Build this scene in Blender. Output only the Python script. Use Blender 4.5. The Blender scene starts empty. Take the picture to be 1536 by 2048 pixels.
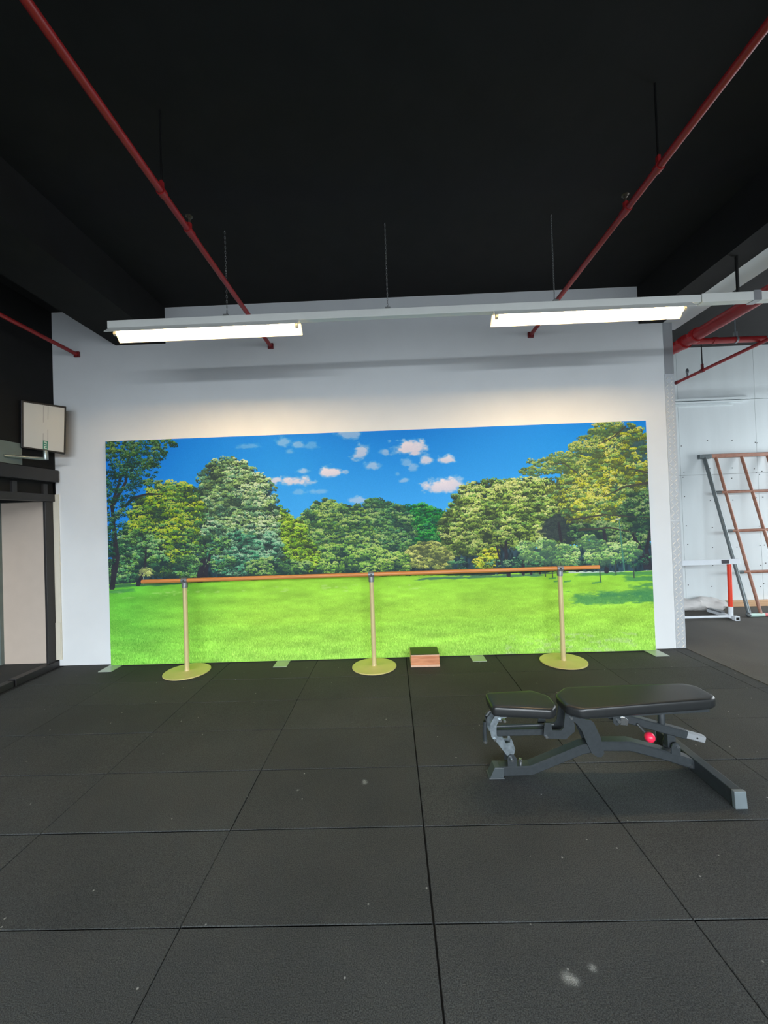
import bpy, bmesh, math, random
import numpy as np
from mathutils import Vector, Matrix

random.seed(5)
S = bpy.context.scene
COL = S.collection

# ---------------------------------------------------------------- camera
cam_d = bpy.data.cameras.new('camera')
cam_d.sensor_fit = 'HORIZONTAL'; cam_d.sensor_width = 36.0
cam_d.lens = 795.0 / 1536.0 * 36.0
cam_d.clip_start = 0.05; cam_d.clip_end = 100
cam = bpy.data.objects.new('camera', cam_d); COL.objects.link(cam)
cr, cu, cf = (0.999221, 0.018857, -0.034678), (0.034918, -0.012524, 0.999312), (-0.01841, 0.999744, 0.013173)
cam.matrix_world = Matrix(((cr[0], cu[0], -cf[0], 0), (cr[1], cu[1], -cf[1], 0), (cr[2], cu[2], -cf[2], 1.5897), (0, 0, 0, 1)))
S.camera = cam

# ---------------------------------------------------------------- world, daylight, exposure
w = bpy.data.worlds.new('world'); S.world = w; w.use_nodes = True
w.node_tree.nodes['Background'].inputs[0].default_value = (0.70, 0.78, 0.86, 1)
w.node_tree.nodes['Background'].inputs[1].default_value = 1.8

def area(name, loc, target, sx, sy, power, color, spread=180):
    d = bpy.data.lights.new(name, 'AREA'); d.shape = 'RECTANGLE'; d.size = sx; d.size_y = sy
    d.energy = power; d.color = color; d.spread = math.radians(spread)
    o = bpy.data.objects.new(name, d); COL.objects.link(o)
    o.location = loc; o.rotation_euler = (Vector(target) - Vector(loc)).to_track_quat('-Z', 'Y').to_euler()
    return o
# daylight falling in from the sky outside the big open roller doors behind the photographer
area('daylight', (-0.6, -8.0, 4.2), (-0.6, -4.4, 0.9), 15.0, 3.4, 3100, (0.87, 0.95, 1.0))
area('side_fill', (8.7, 5.4, 1.5), (4.2, 5.9, 0.7), 1.9, 2.6, 150, (0.9, 0.96, 1.0))  # added fill lamp that brightens the far boarded wall, no window there

S.view_settings.view_transform = 'Standard'; S.view_settings.look = 'None'
S.view_settings.gamma = 1.0; S.view_settings.use_curve_mapping = False
S.view_settings.exposure = 0.54
try:
    S.cycles.use_denoising = True
    S.cycles.max_bounces = 8; S.cycles.diffuse_bounces = 4
    S.cycles.sample_clamp_indirect = 6.0
except Exception:
    pass

# ---------------------------------------------------------------- materials
def lin(c):
    return tuple((v / 255 / 12.92) if v / 255 <= .04045 else ((v / 255 + .055) / 1.055) ** 2.4 for v in c) + (1.0,)
def mat(name, rgb, rough=.5, metal=0.0, var=.08, scale=8.0, bump=0.0, bscale=60.0, spec=.5, stretch=None, rgb2=None, detail=4.0):
    """Principled material whose colour wanders between two tones on object-space noise, with a fine bump."""
    m = bpy.data.materials.new(name); m.use_nodes = True
    nt = m.node_tree; b = nt.nodes['Principled BSDF']
    tc = nt.nodes.new('ShaderNodeTexCoord'); mp = nt.nodes.new('ShaderNodeMapping')
    nt.links.new(tc.outputs['Object'], mp.inputs['Vector'])
    if stretch: mp.inputs['Scale'].default_value = stretch
    nz = nt.nodes.new('ShaderNodeTexNoise'); nz.inputs['Scale'].default_value = scale; nz.inputs['Detail'].default_value = detail
    nt.links.new(mp.outputs['Vector'], nz.inputs['Vector'])
    rp = nt.nodes.new('ShaderNodeValToRGB')
    a = lin(rgb); c2 = lin(rgb2) if rgb2 else tuple(min(1, v * (1 + var)) for v in a[:3]) + (1,)
    if not rgb2: a = tuple(v * (1 - var) for v in a[:3]) + (1,)
    rp.color_ramp.elements[0].position = .3; rp.color_ramp.elements[1].position = .7
    rp.color_ramp.elements[0].color = a; rp.color_ramp.elements[1].color = c2
    nt.links.new(nz.outputs['Fac'], rp.inputs['Fac']); nt.links.new(rp.outputs['Color'], b.inputs['Base Color'])
    b.inputs['Roughness'].default_value = rough; b.inputs['Metallic'].default_value = metal
    b.inputs['Specular IOR Level'].default_value = spec
    if bump:
        n2 = nt.nodes.new('ShaderNodeTexNoise'); n2.inputs['Scale'].default_value = bscale; n2.inputs['Detail'].default_value = 3
        nt.links.new(mp.outputs['Vector'], n2.inputs['Vector'])
        bp = nt.nodes.new('ShaderNodeBump'); bp.inputs['Strength'].default_value = bump; bp.inputs['Distance'].default_value = .004
        nt.links.new(n2.outputs['Fac'], bp.inputs['Height']); nt.links.new(bp.outputs['Normal'], b.inputs['Normal'])
    return m
def glow(name, rgb, strength):
    m = bpy.data.materials.new(name); m.use_nodes = True; nt = m.node_tree
    nt.nodes.remove(nt.nodes['Principled BSDF'])
    e = nt.nodes.new('ShaderNodeEmission'); e.inputs[0].default_value = rgb + (1,); e.inputs[1].default_value = strength
    nt.links.new(e.outputs[0], nt.nodes['Material Output'].inputs[0])
    return m

def rubber(name, base, light, fleck):
    """Recycled rubber crumb: fine dark and light grains, sparse pale flecks, broad scuffed patches."""
    m = bpy.data.materials.new(name); m.use_nodes = True; nt = m.node_tree; b = nt.nodes['Principled BSDF']
    tc = nt.nodes.new('ShaderNodeNewGeometry')
    def nz(scale, det):
        n = nt.nodes.new('ShaderNodeTexNoise'); n.inputs['Scale'].default_value = scale; n.inputs['Detail'].default_value = det
        nt.links.new(tc.outputs['Position'], n.inputs['Vector']); return n
    def ramp(src, p0, p1, c0, c1):
        r = nt.nodes.new('ShaderNodeValToRGB'); r.color_ramp.elements[0].position = p0; r.color_ramp.elements[1].position = p1
        r.color_ramp.elements[0].color = c0; r.color_ramp.elements[1].color = c1
        nt.links.new(src, r.inputs['Fac']); return r
    def mix(kind, f, a, c):
        x = nt.nodes.new('ShaderNodeMix'); x.data_type = 'RGBA'; x.blend_type = kind
        if isinstance(f, float): x.inputs[0].default_value = f
        else: nt.links.new(f, x.inputs[0])
        nt.links.new(a, x.inputs[6])
        if isinstance(c, tuple): x.inputs[7].default_value = c
        else: nt.links.new(c, x.inputs[7])
        return x.outputs[2]
    grain = nz(230, 2)
    g = ramp(grain.outputs['Fac'], .34, .68, lin(base), lin(light)).outputs['Color']
    oi = nt.nodes.new('ShaderNodeObjectInfo')
    g = mix('MULTIPLY', 1.0, g, ramp(oi.outputs['Random'], 0, 1, (.92, .92, .92, 1), (1.08, 1.07, 1.06, 1)).outputs['Color'])
    patch = nz(1.3, 5)
    pr = ramp(patch.outputs['Fac'], .3, .72, (.80, .80, .80, 1), (1.16, 1.15, 1.12, 1)).outputs['Color']
    g = mix('MULTIPLY', 1.0, g, pr)
    vo = nt.nodes.new('ShaderNodeTexVoronoi'); vo.inputs['Scale'].default_value = 9
    nt.links.new(tc.outputs['Position'], vo.inputs['Vector'])
    fl = ramp(vo.outputs['Distance'], .018, .05, (1, 1, 1, 1), (0, 0, 0, 1)).outputs['Color']
    g = mix('MIX', fl, g, lin(fleck))
    for (sx, sy, r_) in ((.545, 1.386, .014), (.565, 1.378, .010), (.644, 1.415, .008), (-.215, 2.407, .010), (-.22, 2.425, .006), (-.61, 2.354, .003)):     # chalky scuffs
        ds = nt.nodes.new('ShaderNodeVectorMath'); ds.operation = 'DISTANCE'; ds.inputs[1].default_value = (sx, sy, 0)
        nt.links.new(tc.outputs['Position'], ds.inputs[0])
        ad = nt.nodes.new('ShaderNodeMath'); ad.operation = 'MULTIPLY_ADD'; ad.inputs[1].default_value = .045
        nt.links.new(grain.outputs['Fac'], ad.inputs[0]); nt.links.new(ds.outputs['Value'], ad.inputs[2])
        g = mix('MIX', ramp(ad.outputs[0], .018, .026 + r_ * 1.6, (.6, .6, .6, 1), (0, 0, 0, 1)).outputs['Color'], g, lin((176, 180, 178)))
    nt.links.new(g, b.inputs['Base Color'])
    b.inputs['Roughness'].default_value = .88; b.inputs['Specular IOR Level'].default_value = .35
    bp = nt.nodes.new('ShaderNodeBump'); bp.inputs['Strength'].default_value = .5; bp.inputs['Distance'].default_value = .003
    nt.links.new(grain.outputs['Fac'], bp.inputs['Height']); nt.links.new(bp.outputs['Normal'], b.inputs['Normal'])
    return m

M = dict(
    white=mat('white_wall_paint', (226, 229, 231), .75, var=.02, scale=3, bump=.05, bscale=40),
    panel=mat('white_wall_board', (214, 222, 224), .6, var=.03, scale=2.2, stretch=(3, 3, .5)),
    cream=mat('cream_paint', (214, 208, 192), .7, var=.03),
    beige=mat('beige_door_paint', (206, 190, 176), .6, var=.02),
    black=mat('matt_black_paint', (24, 24, 24), .85, var=.15, scale=5, bump=.15, bscale=25, spec=.3),
    frame=mat('black_frame_paint', (38, 37, 38), .5, var=.1),
    rubber=rubber('black_rubber_tile', (39, 42, 43), (71, 74, 75), (150, 152, 148)),
    rubber2=rubber('grey_rubber_matting', (68, 67, 64), (106, 104, 100), (140, 138, 134)),
    dark=mat('dark_gap', (16, 16, 16), .9),
    red=mat('red_pipe_paint', (152, 30, 33), .42, var=.12, scale=12),
    redflange=mat('dark_red_plate', (110, 24, 30), .5),
    lampwhite=mat('white_enamel', (226, 228, 224), .4, var=.02),
    chain=mat('galvanised_chain', (150, 152, 152), .4, .8),
    alu=mat('tread_plate_aluminium', (196, 201, 206), .42, .2, var=.06, scale=20),
    tread=mat('polished_lit_tread', (238, 238, 236), .32, .35, var=.02),  # light caught by the raised treads put into a paler colour, besides the polish
    aluflat=mat('brushed_aluminium', (176, 180, 184), .42, .6, var=.05, scale=20, stretch=(1, 1, .1)),
    gold=mat('gold_lacquer', (214, 202, 134), .4, .12, var=.04),
    pole=mat('pale_gold_pole', (212, 194, 146), .36, .15, var=.04),
    wood=mat('varnished_wood_rail', (196, 122, 62), .4, scale=30, stretch=(.12, 6, 6), rgb2=(222, 150, 88)),
    steel=mat('cast_grey_fitting', (140, 144, 148), .5, .6, var=.18, scale=60),
    vinyl=mat('black_vinyl', (34, 36, 37), .34, var=.08, scale=40, bump=.05, bscale=300, spec=.6),
    gym=mat('black_powder_coat', (52, 57, 60), .4, .15, var=.12, scale=50, bump=.05, bscale=200),
    gymgrey=mat('worn_grey_steel', (130, 140, 146), .4, .6, var=.25, scale=40),
    sprink=mat('dull_brass', (92, 84, 74), .4, .6),
    chrome=mat('chrome', (205, 210, 212), .18, .95, var=.03),
    footgrey=mat('dark_grey_plastic_foot', (62, 69, 72), .45, var=.08),
    cap=mat('grey_plastic_foot', (104, 114, 118), .45, var=.08),
    pink=mat('pink_red_knob', (240, 44, 78), .35, var=.03),
    block=mat('stained_wood_block', (190, 118, 80), .5, scale=18, stretch=(.5, 3, 9), rgb2=(222, 156, 114)),
    blocktop=mat('dark_olive_rubber_top', (44, 48, 30), .45, var=.1, scale=40),
    blockedge=mat('pale_plywood_edge', (226, 186, 158), .55, var=.06, scale=30),
    foot=mat('grey_metal_foot_plate', (176, 186, 176), .4, .35, var=.03),
    bronze=mat('brown_painted_bar', (142, 96, 78), .45, var=.14, scale=14, rgb2=(168, 118, 96)),
    greytube=mat('grey_steel_tube', (104, 112, 114), .4, .5, var=.12, scale=20),
    mint=mat('pale_mint_paint', (186, 214, 204), .4, var=.1, scale=14),
    pinkpaint=mat('faded_red_paint', (206, 112, 112), .45, var=.1, scale=14),
    orange=mat('orange_red_paint', (232, 62, 32), .4, var=.03),
    hurdlewhite=mat('white_hurdle_paint', (226, 232, 238), .45, var=.03),
    label=mat('charcoal_label', (66, 66, 72), .5),
    cloth=mat('grubby_white_sheet', (206, 204, 202), .85, var=.08, scale=6, bump=.3, bscale=9),
    timber=mat('raw_timber', (198, 156, 118), .65, scale=10, stretch=(.3, 6, 6), rgb2=(216, 178, 140)),
    carton=mat('dull_carton', (150, 146, 136), .7),
    screen=mat('pale_screen_face', (196, 196, 190), .35, var=.02, scale=2),
    stripe=mat('screen_seam', (150, 150, 146), .4),
    bezel=mat('black_plastic', (14, 14, 14), .45),
    green=mat('green_patch', (54, 128, 104), .5),
    greenlight=mat('pale_green_glyph', (190, 214, 200), .5),
    bracket=mat('grey_metal_bracket', (150, 160, 158), .3, .7),
    plate=mat('grey_green_wall_plate', (108, 120, 116), .6, var=.08),
    glass=mat('dark_window_glass', (22, 26, 26), .12, var=.4, scale=12),
    grassdark=mat('grass_tone_in_glass', (96, 108, 70), .5, var=.3, scale=5),
    white_tube=glow('lit_tube', (1.0, .68, .33), 72.0),
    tubecap=mat('tube_end_cap', (220, 216, 200), .35, .3),
)

# ---------------------------------------------------------------- mesh helpers
class MB:
    """Collects shapes in world space and links them as ONE mesh object."""
    def __init__(s): s.v, s.f = [], []
    def add(s, v, f):
        n = len(s.v); s.v += [tuple(p) for p in v]; s.f += [tuple(n + i for i in q) for q in f]; return s
    def box(s, x0, x1, y0, y1, z0, z1):
        return s.add([(x0, y0, z0), (x1, y0, z0), (x1, y1, z0), (x0, y1, z0), (x0, y0, z1), (x1, y0, z1), (x1, y1, z1), (x0, y1, z1)],
                     [(0, 3, 2, 1), (4, 5, 6, 7), (0, 1, 5, 4), (1, 2, 6, 5), (2, 3, 7, 6), (3, 0, 4, 7)])
    def sweep(s, pts, prof, up=(0, 0, 1)):
        """prof: closed list of (a, b) offsets along side and up axes, swept along pts, ends capped."""
        pts = [Vector(p) for p in pts]; n = len(prof); V = []
        for i, p in enumerate(pts):
            d0 = (pts[i] - pts[i - 1]).normalized() if i else None
            d1 = (pts[i + 1] - pts[i]).normalized() if i + 1 < len(pts) else None
            t = (d0 + d1).normalized() if d0 and d1 else (d0 or d1)
            k = 1.0 / max(.5, t.dot(d0)) if d0 and d1 else 1.0
            u = Vector(up)
            if abs(t.dot(u)) > .98: u = Vector((1, 0, 0)) if abs(t.x) < .9 else Vector((0, 1, 0))
            sd = t.cross(u).normalized(); u2 = sd.cross(t).normalized()
            for a, b in prof: V.append(p + sd * a + u2 * b * k)
        F = []
        for i in range(len(pts) - 1):
            for j in range(n):
                a, b = i * n + j, i * n + (j + 1) % n
                F.append((a, b, b + n, a + n))
        F.append(tuple(reversed(range(n)))); F.append(tuple(range((len(pts) - 1) * n, len(pts) * n)))
        return s.add(V, F)
    def tube(s, pts, r, n=12):
        return s.sweep(pts, [(r * math.cos(2 * math.pi * k / n), r * math.sin(2 * math.pi * k / n)) for k in range(n)])
    def bar(s, pts, wd, ht, up=(0, 0, 1)):
        c = min(wd, ht) * .12
        a, b = wd / 2, ht / 2
        return s.sweep(pts, [(-a + c, -b), (a - c, -b), (a, -b + c), (a, b - c), (a - c, b), (-a + c, b), (-a, b - c), (-a, -b + c)], up)
    def prism_y(s, poly, y0, y1):
        """poly of (x, z) pairs extruded along y."""
        n = len(poly)
        return s.add([(x, y0, z) for x, z in poly] + [(x, y1, z) for x, z in poly],
                     [tuple(range(n)), tuple(reversed(range(n, 2 * n)))] + [((i + 1) % n, i, i + n, (i + 1) % n + n) for i in range(n)])
    def prism_z(s, poly, z0, z1):
        n = len(poly)
        return s.add([(x, y, z0) for x, y in poly] + [(x, y, z1) for x, y in poly],
                     [tuple(reversed(range(n))), tuple(range(n, 2 * n))] + [(i, (i + 1) % n, (i + 1) % n + n, i + n) for i in range(n)])
    def lathe(s, cx, cy, prof, n=32):
        """prof: (r, z) from bottom to top, revolved about a vertical axis."""
        m = len(prof)
        V = [(cx + r * math.cos(2 * math.pi * k / n), cy + r * math.sin(2 * math.pi * k / n), z) for k in range(n) for r, z in prof]
        F = [(k * m + i, ((k + 1) % n) * m + i, ((k + 1) % n) * m + i + 1, k * m + i + 1) for k in range(n) for i in range(m - 1)]
        F.append(tuple(k * m for k in reversed(range(n)))); F.append(tuple(k * m + m - 1 for k in range(n)))
        return s.add(V, F)
    def ball(s, c, r, n=16):
        V, F = [], []
        for i in range(n // 2 + 1):
            a = math.pi * i / (n // 2)
            for k in range(n): V.append((c[0] + r * math.sin(a) * math.cos(2 * math.pi * k / n), c[1] + r * math.sin(a) * math.sin(2 * math.pi * k / n), c[2] - r * math.cos(a)))
        for i in range(n // 2):
            for k in range(n): F.append((i * n + k, i * n + (k + 1) % n, (i + 1) * n + (k + 1) % n, (i + 1) * n + k))
        return s.add(V, F)
    def link_ring(s, c, rx, rz, r, turn, n=10, q=5):
        V, F = [], []
        for i in range(n):
            a = 2 * math.pi * i / n
            for k in range(q):
                b = 2 * math.pi * k / q
                x = (rx + r * math.cos(b)) * math.cos(a); z = (rz + r * math.cos(b)) * math.sin(a); y = r * math.sin(b)
                V.append((c[0] + x * math.cos(turn) - y * math.sin(turn), c[1] + x * math.sin(turn) + y * math.cos(turn), c[2] + z))
        for i in range(n):
            for k in range(q): F.append((i * q + k, ((i + 1) % n) * q + k, ((i + 1) % n) * q + (k + 1) % q, i * q + (k + 1) % q))
        return s.add(V, F)

def wloc(o):
    p = Vector((0, 0, 0))
    while o is not None: p = p + Vector(o.location); o = o.parent
    return p
def part(name, mb, m, parent=None, origin=None, smooth=None, bevel=0, label=None, seg=2):
    """Link a collected shape as one mesh object, its vertices relative to its own origin."""
    me = bpy.data.meshes.new(name)
    base = wloc(parent) if parent is not None else Vector((0, 0, 0))
    org = Vector(origin) if origin is not None else (base if parent is not None else Vector((0, 0, 0)))
    me.from_pydata([tuple(Vector(p) - org) for p in mb.v], [], mb.f)
    bm = bmesh.new(); bm.from_mesh(me); bmesh.ops.recalc_face_normals(bm, faces=bm.faces)
    if bevel: bmesh.ops.bevel(bm, geom=[e for e in bm.edges if len(e.link_faces) == 2 and e.calc_face_angle(0) > .5], offset=bevel, segments=seg, profile=.5, affect='EDGES', clamp_overlap=True)
    bm.to_mesh(me); bm.free()
    me.materials.append(M[m] if isinstance(m, str) else m)
    if smooth is not None:
        me.polygons.foreach_set('use_smooth', [True] * len(me.polygons))
        me.set_sharp_from_angle(angle=math.radians(smooth))
    o = bpy.data.objects.new(name, me); COL.objects.link(o)
    if parent is not None: o.parent = parent
    o.location = org - base if parent is not None else org
    if label: o['label'] = label
    return o
def thing(name, label, cat, loc, group=None):
    o = bpy.data.objects.new(name, None); COL.objects.link(o); o.location = loc; o.empty_display_size = .1
    o['label'] = label; o['category'] = cat
    if group: o['group'] = group
    return o
def struct(name, mb, m, label=None, cat=None, **k):
    o = part(name, mb, m, **k); o['kind'] = 'structure'
    if label: o['label'] = label
    if cat: o['category'] = cat
    return o
def copy_tree(o, parent=None):
    c = o.copy(); COL.objects.link(c)
    if parent is not None: c.parent = parent
    for ch in list(o.children): copy_tree(ch, c)
    return c


def paint_park(W=2180, H=920, seed=7):
    """The printed park picture on the display wall: sky, clouds, tree crowns of single leaf strokes, lawn. Returns H x W x 3 sRGB."""
    rg = np.random.default_rng(seed)
    yy, xx = np.mgrid[0:H, 0:W].astype(np.float32)
    def noise(cx, cy):
        g = rg.random((int(H / cy) + 3, int(W / cx) + 3)).astype(np.float32)
        fx, fy = xx / cx, yy / cy
        ix, iy = fx.astype(int), fy.astype(int)
        tx, ty = fx - ix, fy - iy
        tx = tx * tx * (3 - 2 * tx); ty = ty * ty * (3 - 2 * ty)
        return (g[iy, ix] * (1 - tx) + g[iy, ix + 1] * tx) * (1 - ty) + (g[iy + 1, ix] * (1 - tx) + g[iy + 1, ix + 1] * tx) * ty
    def col(r, g, b): return np.array([r, g, b], np.float32)
    # sky
    t = np.clip(yy / 380, 0, 1)[..., None]
    im = col(10, 130, 232) * (1 - t) + col(70, 178, 255) * t
    side = np.clip((700 - xx) / 700, 0, 1)[..., None]
    im = im * (1 - .55 * side) + col(0, 110, 234) * .55 * side
    # clouds
    n1 = noise(26, 16) * .5 + noise(11, 8) * .32 + noise(5, 4) * .18
    nc = noise(34, 20) * .5 + noise(15, 10) * .3 + noise(7, 5) * .2
    def cloud(cx, cy, rx, ry, a, tilt=0.0):
        dx = xx - cx; dy = yy - cy - tilt * dx
        q = 1 - np.sqrt((dx / rx) ** 2 + (np.where(dy > 0, dy * 1.4, dy) / ry) ** 2)
        m = (np.clip((q + (nc - .5) * 1.15) * 1.9, 0, 1) ** 1.15)[..., None] * a
        sh = np.clip(.5 - dy / ry * .5, 0, 1)[..., None]
        return m, col(205, 205, 228) * (1 - sh) + col(244, 232, 240) * sh
    for c in [(761, 194, 92, 30, .95), (700, 186, 40, 18, .8), (796, 154, 34, 16, .6), (916, 162, 50, 32, 1), (1040, 84, 42, 44, .8, -.5), (1087, 142, 48, 24, .6),
              (731, 33, 38, 30, .45), (790, 48, 34, 26, .45), (835, 48, 40, 24, .3), (752, 73, 30, 16, .35), (994, 14, 60, 26, .55), (977, 163, 16, 12, .5),
              (585, 44, 70, 16, .3), (783, 239, 36, 18, .3), (857, 239, 60, 14, .35), (1139, 90, 28, 20, .55), (1025, 279, 44, 26, .6),
              (1232, 80, 88, 42, 1), (1270, 72, 56, 36, .9), (1309, 128, 36, 28, .9), (1377, 128, 46, 24, .95), (1370, 236, 88, 36, 1), (1418, 226, 48, 36, .95), (1345, 240, 60, 30, .9),
              (1223, 137, 26, 20, .4), (1244, 158, 26, 22, .45), (1207, 207, 26, 14, .5), (1186, 179, 14, 12, .3)]:
        m, cc = cloud(*c)
        im = im * (1 - m) + cc * m
    # lawn
    hz = np.interp(xx[0], [0, 400, 800, 1224, 1581, 1800, 2180], [588, 585, 580, 590, 600, 597, 606]).astype(np.float32)
    d = np.clip((yy - hz) / (H - hz), 0, 1)[..., None]
    gl = np.clip((xx - 100) / 500, 0, 1)[..., None]
    near = col(128, 202, 74) * (1 - gl) + col(158, 216, 84) * gl
    far = col(100, 192, 60) * (1 - gl) + col(150, 212, 62) * gl
    g = far * (1 - d) + near * d
    mid = np.exp(-((d - .5) / .3) ** 2) * gl
    g = g * (1 - .45 * mid) + col(182, 232, 74) * .45 * mid
    pat = noise(130, 26) * .5 + noise(60, 14) * .3 + noise(24, 8) * .2
    g = g * (.84 + .32 * pat[..., None])
    lawn = (yy > hz - 24)[..., None]
    im = np.where(lawn, g, im)
    def over(mask, c, a):
        nonlocal im
        m = (np.clip(mask, 0, 1) * a)[..., None]
        im = im * (1 - m) + c * m
    n2 = noise(40, 9) * .55 + noise(14, 5) * .45
    def band(x0, y0, x1, y1, th, c, a, soft=.5):
        tt = np.clip((xx - x0) / (x1 - x0), 0, 1)
        dist = np.abs(yy - (y0 + (y1 - y0) * tt)) / th
        end = np.minimum(xx - x0, x1 - xx) / 60
        over(np.clip(np.minimum(1 - dist, end) * 2 + (n2 - .5) * 2.4, 0, 1) * (yy > hz), c, a)
    dk = col(62, 132, 84)
    band(1850, 706, 2300, 716, 26, dk, .75); band(1940, 690, 2300, 690, 16, dk, .6); band(2090, 690, 2300, 720, 34, dk, .5)
    band(2060, 632, 2300, 640, 12, dk, .8); band(2110, 655, 2300, 662, 10, dk, .7); band(1880, 608, 2300, 612, 9, dk, .8)
    band(1240, 606, 1760, 606, 6, col(70, 120, 92), .95); band(1400, 597, 1900, 600, 5, col(66, 104, 84), .9)
    band(-80, 600, 330, 590, 9, col(58, 110, 74), .95); band(300, 590, 800, 584, 4, col(56, 84, 58), .9); band(-80, 624, 120, 614, 8, dk, .6)
    over((np.abs(yy - 580 - (xx - 20) * .01) < 10) * (xx > 20) * (xx < 128), col(120, 190, 66), .9)
    over((np.abs(yy - 596) < 6 + 3 * n2) * (xx > 1850), col(206, 216, 222), .85)
    over((np.abs(yy - 577 - (xx - 2000) * .03) < 7) * (xx > 1990), col(150, 176, 110), .8)
    over(np.clip((n2 - .52) * 6, 0, 1) * (np.abs(xx - 1850) < 260) * (yy > 845), col(196, 206, 190), .35)
    over(np.clip((n2 - .6) * 5, 0, 1) * (np.abs(yy - 632) < 16) * (xx < 1300), col(198, 226, 150), .4)
    # grass blades, small far away and longer near
    N = 120000
    bx = rg.integers(0, W, N); r = rg.random(N) ** .8
    by = (hz[bx] + r * (H - hz[bx])).astype(int)
    ln = (2 + 9 * r * rg.random(N)).astype(int)
    lum = rg.normal(0, 1, N).astype(np.float32) * (10 + 22 * r)
    lean = rg.normal(0, .35, N)
    im = im.astype(np.float32)
    for k in range(11):
        s = ln > k
        px = np.clip((bx + lean * k).astype(int)[s], 0, W - 1); py = np.clip(by[s] - k, 0, H - 1)
        ok = py > hz[px]
        im[py[ok], px[ok]] = np.clip(im[py[ok], px[ok]] * .5 + (im[by[s], bx[s]][ok] + lum[s][ok, None] * col(1, .9, .7)) * .5, 0, 255)
    # leaves: strokes laid over one another in painter's order
    K = 5
    oy, ox = np.mgrid[-K:K + 1, -K:K + 1]
    oy, ox = oy.ravel(), ox.ravel()
    def stamp(cx, cy, ang, a, b, c):
        for i in range(0, len(cx), 12000):
            s = slice(i, i + 12000)
            ca, sa = np.cos(ang[s])[:, None], np.sin(ang[s])[:, None]
            u = ox * ca + oy * sa; v = -ox * sa + oy * ca
            m = (u / a[s][:, None]) ** 2 + (v / b[s][:, None]) ** 2 < 1
            px = cx[s][:, None].astype(int) + ox; py = cy[s][:, None].astype(int) + oy
            m &= (px >= 0) & (px < W) & (py >= 0) & (py < H)
            ii = np.nonzero(m)
            im[py[ii], px[ii]] = c[s][ii[0]]
    nd = noise(9, 7)[..., None]
    lf = noise(64, 44) * .55 + noise(28, 20) * .45
    lf = np.clip((lf - .5) * 1.5 + .5, 0, 1)
    def crown(ells, dark, mids, lit, n, cr=(14, 26), leaf=4.2, fill=.92, per=46, droop=.5, lo=0.0):
        n, cr, leaf, per = int(n * 1.5), (cr[0] * .78, cr[1] * .8), leaf * .8, int(per * .9)
        """ells: (cx, cy, rx, ry) lobes. A dark body, then clumps of leaves, each clump lit from above."""
        dark, lit = col(*dark), col(*lit); mids = [col(*m) for m in mids]
        wgt = np.array([e[2] * e[3] for e in ells], float); wgt /= wgt.sum()
        if fill:
            for e in ells:
                q = np.sqrt(((xx - e[0]) / e[2]) ** 2 + ((yy - e[1]) / e[3]) ** 2) + (n1 - .5) * .4
                over(np.clip((.9 - q) * 9, 0, 1), dark * (.72 + .4 * nd), fill)
        k = rg.choice(len(ells), n, p=wgt)
        e = np.array(ells, float)[k]
        th = rg.random(n) * 2 * np.pi; rr = np.sqrt(rg.random(n)) * .97
        x = e[:, 0] + e[:, 2] * rr * np.cos(th); y = e[:, 1] + e[:, 3] * rr * np.sin(th)
        o = np.argsort(y + rg.normal(0, 22, n)); x, y, e = x[o], y[o], e[o]
        R_ = rg.uniform(cr[0] * .7, cr[1] * 1.05, n)
        base = np.array(mids)[rg.integers(0, len(mids), n)] * rg.uniform(.84, 1.16, n)[:, None]
        xi, yi = np.clip(x, 0, W - 1).astype(int), np.clip(y, 0, H - 1).astype(int)
        expo = np.clip((.82 - .3 * (y - e[:, 1]) / e[:, 3]) * (.0 + 1.5 * lf[yi, xi]) + rg.normal(0, .15, n), lo * .6, 1.15)
        X = np.repeat(x, per); Y = np.repeat(y, per); RR = np.repeat(R_, per)
        a1 = rg.random(n * per) * 2 * np.pi; r1 = np.sqrt(rg.random(n * per))
        dx, dy = np.cos(a1) * r1, np.sin(a1) * r1 * .62
        sh = np.clip(.42 - dy * 1.25 + rg.normal(0, .27, n * per), 0, 1.3) * np.repeat(expo, per)
        # leaves of a clump go from its dark underside to its lit top
        oo = np.argsort(np.repeat(np.arange(n), per) * 10 - dy * 2 + rg.normal(0, .5, n * per), kind='stable')
        lm = base.mean(1, keepdims=True); base = np.clip((lm + (base - lm) * 1.28) * np.array([.98, 1.06, .96]), 0, 255)
        B = np.repeat(base, per, 0)
        c = np.where(sh[:, None] < .5, dark + (B - dark) * (sh[:, None] * 2), B + (lit - B) * np.clip(sh[:, None] * 2 - 1, 0, 1) * .85)
        ang = dx * droop * 1.3 + rg.normal(0, .5, n * per)
        ang = np.where(dx < 0, np.pi + ang, ang)
        L = leaf * rg.uniform(.7, 1.3, n * per)
        stamp((X + dx * RR)[oo], (Y + dy * RR)[oo], ang[oo], L[oo], (L * rg.uniform(.34, .55, n * per))[oo], np.clip(c, 0, 255)[oo].astype(np.float32))
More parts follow.
